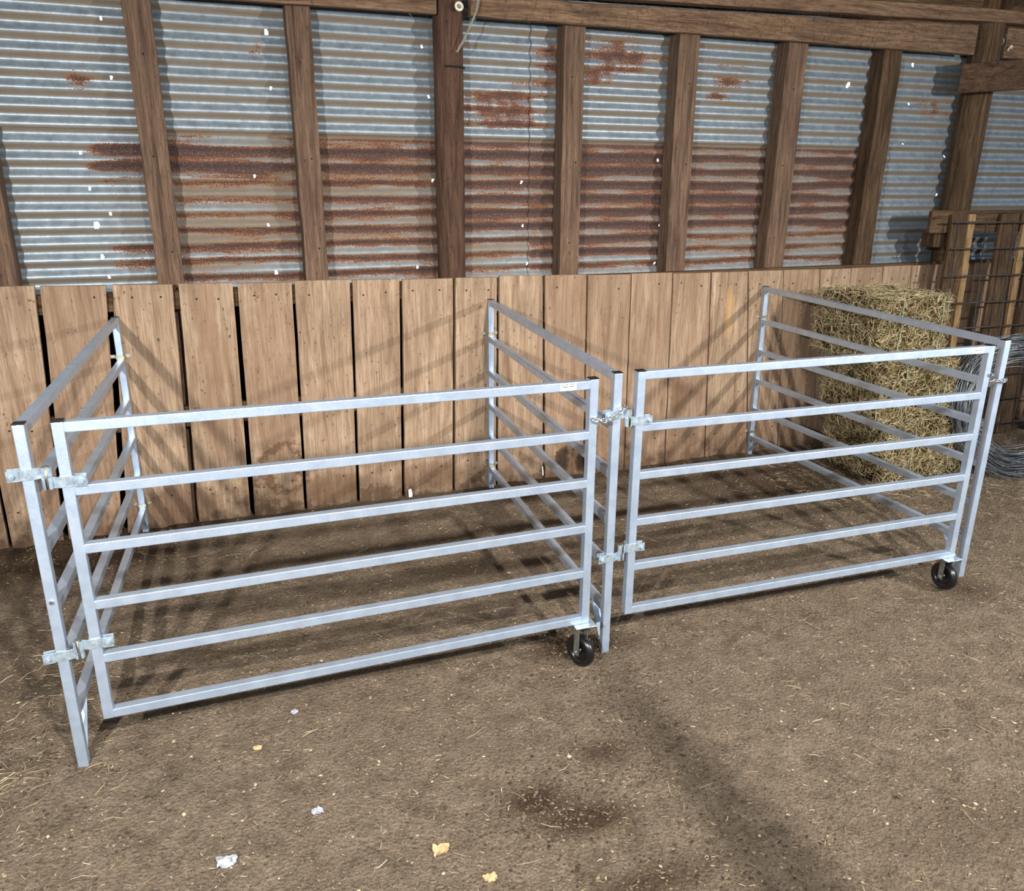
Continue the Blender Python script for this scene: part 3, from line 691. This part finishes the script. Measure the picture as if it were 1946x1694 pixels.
# ---------------------------------------------------------------- hay bales
def bale(x0, x1, y0, y1, z0, z1, label, seed, skew=0.0, n=5200):
    cx, cy, cz = (x0+x1)/2, (y0+y1)/2, z0; hx, hy, hz = (x1-x0)/2, (y1-y0)/2, (z1-z0)
    e = empty('hay_bale', (cx, cy, cz), skew, label=label, cat='hay bale', group='hay bales stacked against the wall')
    bm = bmesh.new(); bmesh.ops.create_cube(bm, size=1.0)
    bmesh.ops.subdivide_edges(bm, edges=bm.edges[:], cuts=22, use_grid_fill=True)
    for v in bm.verts:
        p = v.co.copy(); q = Vector((p.x*2, p.y*2, p.z*2))
        rr = 1-0.05*(abs(q.x)**8*abs(q.z)**8+abs(q.y)**8*abs(q.z)**8+abs(q.x)**8*abs(q.y)**8)
        w = Vector((p.x*2*hx*rr, p.y*2*hy*rr, (p.z+0.5)*hz)); k = noise.noise((w.x*6+seed, w.y*6, w.z*6)); k2 = noise.noise((w.x*25+seed, w.y*25, w.z*25))
        dn = Vector((q.x**5, q.y**5, q.z**5)); dn = dn.normalized() if dn.length > 0 else dn
        v.co = w+dn*(0.018*k+0.008*k2-0.014)
    me = bpy.data.meshes.new('hay_core'); bm.to_mesh(me); bm.free(); me.materials.append(M['haycore'])
    for p in me.polygons: p.use_smooth = True
    o = bpy.data.objects.new('packed_core', me); COL.objects.link(o); o.parent = e
    r = rng; ar = np.array([hx*hz*2, hx*hz*0.6, hy*hz*2, hy*hz*2, hx*hy*2.2]); pr = ar/ar.sum(); face = r.choice(5, n, p=pr)
    u = r.uniform(-1, 1, n); v = r.uniform(-1, 1, n); P = np.zeros((n, 3)); N = np.zeros((n, 3))
    for f, (ax, sg) in enumerate(((1, -1), (1, 1), (0, -1), (0, 1), (2, 1))):
        s = face == f
        if ax == 1: P[s] = np.stack([u[s]*hx, np.full(s.sum(), sg*hy), (v[s]*.5+.5)*hz], 1)
        if ax == 0: P[s] = np.stack([np.full(s.sum(), sg*hx), u[s]*hy, (v[s]*.5+.5)*hz], 1)
        if ax == 2: P[s] = np.stack([u[s]*hx, v[s]*hy, np.full(s.sum(), hz)], 1)
        N[s, ax] = sg
    P += N*r.normal(-0.004, 0.007, (n, 1))
    D = r.normal(size=(n, 3)); D -= N*(D*N).sum(1, keepdims=True)*0.80
    D[:, 2] *= 0.8
    Ln = r.uniform(0.02, 0.085, n); Wd = r.uniform(0.0007, 0.0021, n)
    tone = np.clip(r.normal(0.55, 0.25, n), 0, 1)
    so = strands('loose_stalks', P, D, Ln, Wd, tone, M['straw'], e, 0.16); so['kind'] = 'stuff'
    for tx in (-0.12, 0.20):
        m = MB(); pts = []
        for t in np.linspace(0, 1, 14): pts.append((tx+0.004*math.sin(t*9+seed), -hy-0.008, 0.02+t*(hz-0.03)))
        pts += [(tx, -hy*0.6, hz+0.008), (tx, 0, hz+0.006)]
        m.tube(pts, 0.0022, 6); m.build('twine', M['twine'], e)
bale(3.66, 4.33, -0.82, -0.30, 0.02, 0.37, 'bottom hay bale of the stack against the wall, resting on the dirt', 1, 0.03)
bale(3.62, 4.20, -0.78, -0.25, 0.39, 0.76, 'middle hay bale of the stack against the wall', 2, -0.02)
bale(3.52, 4.05, -0.78, -0.22, 0.78, 1.165, 'top hay bale of the stack, level with the panel tops', 3, 0.02)

# ---------------------------------------------------------------- wire coil, mesh panel, rack
def coil(center, R0, tilt, nl, spread, thick, label, seed, lean_dir=0.0):
    e = empty('wire_coil', center, 0, label=label, cat='coil of barbed wire')
    r = np.random.default_rng(seed); m = MB(); mb = MB(); up = Vector((math.sin(lean_dir)*0.2, math.sin(tilt), math.cos(tilt))).normalized(); rt = Vector((math.cos(0.22), -math.sin(0.22), 0))
    nr = rt.cross(up).normalized()
    for k in range(nl):
        Rk = R0-r.uniform(0, spread)*(0.4+0.6*r.random()); off = r.uniform(-thick, thick); c = Vector(center)*0+nr*off+rt*r.normal(0, 0.012)+up*r.uniform(-0.05, 0.05)+rt*r.normal(0,0.012); tw = r.uniform(0, 6.28); wob = r.uniform(0.006, 0.026); a2 = r.uniform(0.85, 1.03)
        pts = []; K = 56
        for t in np.linspace(0, 2*math.pi, K, endpoint=False):
            q = Rk*(1+0.02*math.sin(2*t+tw))
            pts.append(c+rt*(q*math.cos(t))+up*(q*a2*math.sin(t))+nr*(wob*math.sin(3*t+tw)+wob*math.sin(5*t)))
        m.tube(pts, 0.0027, 4, closed=True)
        for j in range(8):
            i = int(r.integers(0, K)); p = pts[i]
            for s in range(2):
                d = Vector(r.normal(size=3)).normalized(); mb.tube([p-d*0.015, p+d*0.015], 0.0015, 3)
    m.build('wire_strands', M['wire'], e); mb.build('barbs', M['wire'], e)
    return e
coil((4.62, -0.90, 0.45), 0.445, 0.22, 100, 0.13, 0.07, 'big coil of old barbed wire leaning beside the hay bales, behind the right panel', 4)

e = empty('wire_mesh_panel', (5.16, -0.25, 0.1), 0, label='dark welded wire panel leaning behind the barbed wire coil', cat='wire panel')
m = MB()
for z in (0.15, 0.33, 0.51, 0.69, 0.855, 1.025, 1.205, 1.385, 1.555):
    y = -0.42+0.09*z
    m.tube([(-0.64+0.02*math.sin(z*7), y+0.25, z-0.1), (0.3, y+0.25+0.004, z-0.1-0.012), (1.3, y+0.25, z-0.1-0.01)], 0.0055, 6)
m.build('horizontal_rod', M['meshw'], e)
for k in range(8):
    x = -0.60+0.255*k
    m = MB(); m.tube([(x-0.035, -0.42+0.009+0.25, 0.0), (x, -0.28+0.25, 1.46)], 0.0048, 6); m.build('upright_rod', M['meshw'], e)

e = empty('slatted_rack', (5.0, -0.16, 0), 0, label='old slatted board rack at the right edge, behind the wire panel', cat='board rack')
m = MB(); m.box(-0.55, 1.4, -0.005, 0.03, 1.475, 1.625); m.build('top_board', M['oldh'], e, 0.006)
m = MB(); m.box(-0.46, -0.33, 0.032, 0.14, 1.38, 1.47); m.build('block', M['oldw'], e, 0.004)
for k, (xa, xb, xc, mt) in enumerate(((-0.40, -0.27, -0.06, 'oldw'), (-0.245, -0.19, -0.06, 'palew'), (0.05, 0.23, -0.07, 'oldw'), (0.27, 0.32, -0.07, 'palew'), (0.36, 0.53, -0.07, 'oldw'), (0.66, 0.83, -0.05, 'oldw'), (0.95, 1.1, -0.05, 'oldw'))):
    m = MB(); N = 20; vs = []
    for i in range(N+1):
        z = 0.02+1.58*i/N; sh = xc*(1-i/N); j = 0.008*noise.noise((k*4.1, z*4, 0)); j2 = 0.008*noise.noise((k*4.1+2, z*4, 0))
        y = -0.035-0.10*(1-i/N)
        vs += [(xa+sh+j, y, z), (xb+sh+j2, y, z), (xb+sh+j2, y+0.022, z), (xa+sh+j, y+0.022, z)]
    fs = [(0, 3, 2, 1), (4*N, 4*N+1, 4*N+2, 4*N+3)]
    for i in range(N):
        q = 4*i; r_ = q+4
        fs += [(q, q+1, r_+1, r_), (q+1, q+2, r_+2, r_+1), (q+2, q+3, r_+3, r_+2), (q+3, q, r_, r_+3)]
    m.add(vs, fs); m.build('slat', M[mt], e)

# ---------------------------------------------------------------- small fittings on the posts
def insulator(x, y, z, r, label, tilt):
    e = empty('insulator', (x, y, z), 0, label=label, cat='insulator', group='fence insulators on the posts')
    m = MB(); c = Vector((0, -0.028, 0)); K = 24
    m.tube([c+Vector((r*math.cos(t), r*0.25*math.sin(t)*tilt, r*math.sin(t))) for t in np.linspace(0, 2*math.pi, K, endpoint=False)], r*0.42, 10, closed=True); m.build('ring', M['ceramic'], e)
    m = MB(); m.tube([(0, 0.01, 0), (0, -0.034, 0)], r*0.45, 10); m.build('nail', M['grease'], e)
insulator(1.213, 0.030, 2.642, 0.017, 'cream ring insulator nailed near the top of the dark round post', 1)
m = MB(); m.tube([(5.085+0.022*math.cos(a)*0.5, 0.01-0.012*math.sin(a), 2.655+0.022*math.sin(a)) for a in np.linspace(0.2, 3.6, 12)], 0.005, 8)
tag(m.build('wire_hook', M['ceramic']), 'small white hook on the short header plank at top right', 'hook')
m = MB(); m.tube([(5.0+0.02*math.cos(a), 0.012, 2.70+0.02*math.sin(a)) for a in np.linspace(0, 2*math.pi, 14, endpoint=False)], 0.007, 8, closed=True); 
tag(m.build('iron_ring', M['grease']), 'dark iron ring at the top of the thick right post', 'ring')
m = MB()
rr = random.Random(3)
p0 = Vector((1.325, 0.0, 2.73)); p1 = Vector((1.20, 0.018, 2.43))
for k in range(9):
    pts = []
    for t in np.linspace(0, 1, 10):
        p = p0.lerp(p1, t); b = math.sin(t*math.pi)
        pts.append(p+Vector((0.022*b+rr.uniform(-.006, .006), -0.008-rr.uniform(0, .010), rr.uniform(-.004, .004))))
    m.tube(pts, 0.0018, 4)
tag(m.build('cobweb', M['web']), 'dusty hanging cobweb beside the top of the dark round post', 'cobweb')
# ragged cobwebs and chaff hanging under the header planks
n = 1000; X = rng.uniform(1.3, 5.2, n); Zb = np.interp(X, zbv[0], zbv[1]); P = np.stack([X, np.full(n, 0.028), Zb+rng.uniform(-0.01, 0.19, n)], 1)
D = rng.normal(size=(n, 3))*np.array([0.6, 0.15, 1]); 
so = strands('dusty_chaff', P, D, rng.uniform(0.008, 0.05, n), rng.uniform(0.0004, 0.0011, n), rng.uniform(0, .35, n), M['clod'], None, 0.35); tag(so, 'dusty chaff and web threads clinging to the header planks', 'chaff', kind='stuff')

# ---------------------------------------------------------------- litter on the floor
def scatter(n, near=0.55):
    X = rng.uniform(-2.2, 5.6, n); Y = -0.03-rng.beta(1.1, 1.0, n)*4.0
    return X, Y
def floor_straw(name, n, lmin, lmax, w0, w1, tones, mat, label, cat, boxes=None, flat=0.08):
    X, Y = scatter(n)
    if boxes is not None:
        k = rng.integers(0, len(boxes), n); B = np.array(boxes)[k]; X = rng.normal(B[:, 0], B[:, 2]); Y = np.minimum(-0.03, rng.normal(B[:, 1], B[:, 3]))
    Z = np.array([H(x, y) for x, y in zip(X, Y)]); P = np.stack([X, Y, Z+0.002], 1)
    a = rng.uniform(0, 2*math.pi, n); D = np.stack([np.cos(a), np.sin(a), rng.normal(0, flat, n)], 1)
    o = strands(name, P, D, rng.uniform(lmin, lmax, n), rng.uniform(w0, w1, n), np.clip(rng.normal(tones[0], tones[1], n), 0, 1), mat, None, 0.12)
    return tag(o, label, cat, kind='stuff')
floor_straw('straw_litter', 15000, 0.005, 0.024, 0.0006, 0.0015, (0.55, 0.25), M['litter'], 'short chopped straw strewn all over the dirt floor', 'straw')
floor_straw('straw_litter', 700, 0.03, 0.085, 0.0007, 0.0013, (0.8, 0.2), M['litter'], 'longer pale straws lying singly on the dirt floor', 'straw')
floor_straw('straw_litter', 1900, 0.02, 0.08, 0.0006, 0.0014, (0.55, 0.25), M['litter'], 'loose hay fallen around the bales and wire coil', 'straw',
            [(3.9, -0.95, .35, .12), (4.4, -1.15, .4, .15), (-0.95, -1.75, .2, .35), (3.4, -0.7, .25, .25)], 0.15)
# wood chips and crumbs of dirt
def crumbs(name, n, r0, r1, mat, label, cat, tones, flatz=0.5, boxes=None):
    X, Y = scatter(n)
    if boxes is not None:
        k = rng.integers(0, len(boxes), n); B = np.array(boxes)[k]; X = rng.normal(B[:, 0], B[:, 2]); Y = np.minimum(-0.03, rng.normal(B[:, 1], B[:, 3]))
    base = np.array([(1,0,0),(-1,0,0),(0,1,0),(0,-1,0),(0,0,1),(0,0,-1)], float)
    Z = np.array([H(x, y) for x, y in zip(X, Y)]); S = rng.uniform(r0, r1, (n, 1))*np.array([[1, 1, flatz]])*rng.uniform(0.5, 1.4, (n, 3))
    V = base[None]*S[:, None, :]; V += rng.normal(0, 0.15, V.shape)*S[:, None, :]
    a = rng.uniform(0, 2*math.pi, n); ca, sa = np.cos(a)[:, None], np.sin(a)[:, None]
    V = np.stack([V[..., 0]*ca-V[..., 1]*sa, V[..., 0]*sa+V[..., 1]*ca, V[..., 2]], -1)
    V += np.stack([X, Y, Z+S[:, 2]*0.3], -1)[:, None, :]
    tri = np.array([(0,2,4),(2,1,4),(1,3,4),(3,0,4),(2,0,5),(1,2,5),(3,1,5),(0,3,5)])
    F = (tri[None]+np.arange(n)[:, None, None]*6).reshape(-1, 3)
    me = bpy.data.meshes.new(name); me.from_pydata(V.reshape(-1, 3).tolist(), [], F.tolist()); me.materials.append(mat)
    at = me.attributes.new('tone', 'FLOAT', 'POINT'); at.data.foreach_set('value', np.repeat(np.clip(rng.normal(tones[0], tones[1], n), 0, 1), 6).astype(np.float32)); me.update()
    o = bpy.data.objects.new(name, me); COL.objects.link(o); return tag(o, label, cat, kind='stuff')
crumbs('dirt_crumbs', 42000, 0.0014, 0.0048, M['clod'], 'small crumbs of dry dirt covering the floor', 'dirt', (0.5, 0.25))
crumbs('dirt_crumbs', 6000, 0.002, 0.0065, M['clod'], 'larger dark clods in the wet patches and shadow band of the floor', 'dirt', (0.2, 0.2), 0.6,
       [(0.65, -2.6, .12, .08), (0.9, -2.45, .2, .12), (-0.95, -0.3, .4, .2), (-0.9, -1.9, .15, .25), (1.5, -0.12, .2, .08), (1.15, -2.3, .12, .3), (0.9, -2.95, .3, .1), (1.1, -1.75, .12, .1), (3.2, -0.5, .4, .3)])
crumbs('wood_chips', 1800, 0.003, 0.007, M['litter'], 'pale flat wood chips scattered on the dirt floor', 'wood chips', (0.75, 0.15), 0.25)

def scrap(name, x, y, s, mat, label, cat, seed, h=0.4):
    r = random.Random(seed); bm = bmesh.new(); n = 7
    g = [[bm.verts.new((x+s*(i/(n-1)-.5)*1.3+r.uniform(-.1, .1)*s, y+s*(j/(n-1)-.5)+r.uniform(-.1, .1)*s, H(x, y)+0.002+s*h*abs(r.gauss(0.35, .3)))) for j in range(n)] for i in range(n)]
    for i in range(n-1):
        for j in range(n-1):
            if (i in (0, n-2)) and (j in (0, n-2)) and r.random() < 0.7: continue
            bm.faces.new((g[i][j], g[i+1][j], g[i+1][j+1], g[i][j+1]))
    me = bpy.data.meshes.new(name); bm.to_mesh(me); bm.free(); me.materials.append(mat)
    o = bpy.data.objects.new(name, me); COL.objects.link(o); so = o.modifiers.new('thickness', 'SOLIDIFY'); so.thickness = 0.0012
    return tag(o, label, cat)
scrap('plastic_scrap', -.27, -2.485, 0.042, M['film'], 'crumpled clear plastic scrap at the bottom left of the floor', 'plastic scrap', 1)
scrap('plastic_scrap', -.009, -2.376, 0.026, M['film'], 'tiny bluish plastic scrap right of the crumpled one', 'plastic scrap', 2)
scrap('plastic_scrap', -.018, -1.873, 0.020, M['film'], 'small pale plastic flake just in front of the left gate', 'plastic scrap', 3)
scrap('paper_scrap', .30, -2.64, 0.034, M['chipm'], 'folded pale paper scrap on the dirt at the bottom', 'paper scrap', 4, 0.6)
scrap('wood_chip', .40, -2.78, 0.026, M['chipm'], 'square pale wood chip at the bottom, right of the folded scrap', 'wood chip', 5, 0.12)
scrap('wood_chip', -.154, -2.007, 0.022, M['chipm'], 'pale splintered wood chip in front of the left gate', 'wood chip', 6, 0.25)
def shard(name, x, y, z, w, h, rz, label, cat, mat=None):
    m = MB(); m.add([(-w, 0, 0), (w*.7, 0, 0), (w, -.002, h*.45), (w*.6, .002, h), (-w*.8, .002, h*.9), (-w, -.002, h*.5)], [(0, 1, 2, 3, 4, 5)])
    o = m.build(name, mat or M['paper']); o.location = (x, y, z); o.rotation_euler = (-0.2, 0, rz)
    s = o.modifiers.new('thickness', 'SOLIDIFY'); s.thickness = 0.002; return tag(o, label, cat)
shard('white_shard', .868, -0.022, 0.006, 0.012, 0.050, 0.1, 'white scrap standing at the foot of the boards inside the left pen', 'scrap')
shard('white_shard', 1.722, -0.020, 0.035, 0.004, 0.060, 0.0, 'thin white sliver upright in a board gap behind the middle panel', 'scrap')
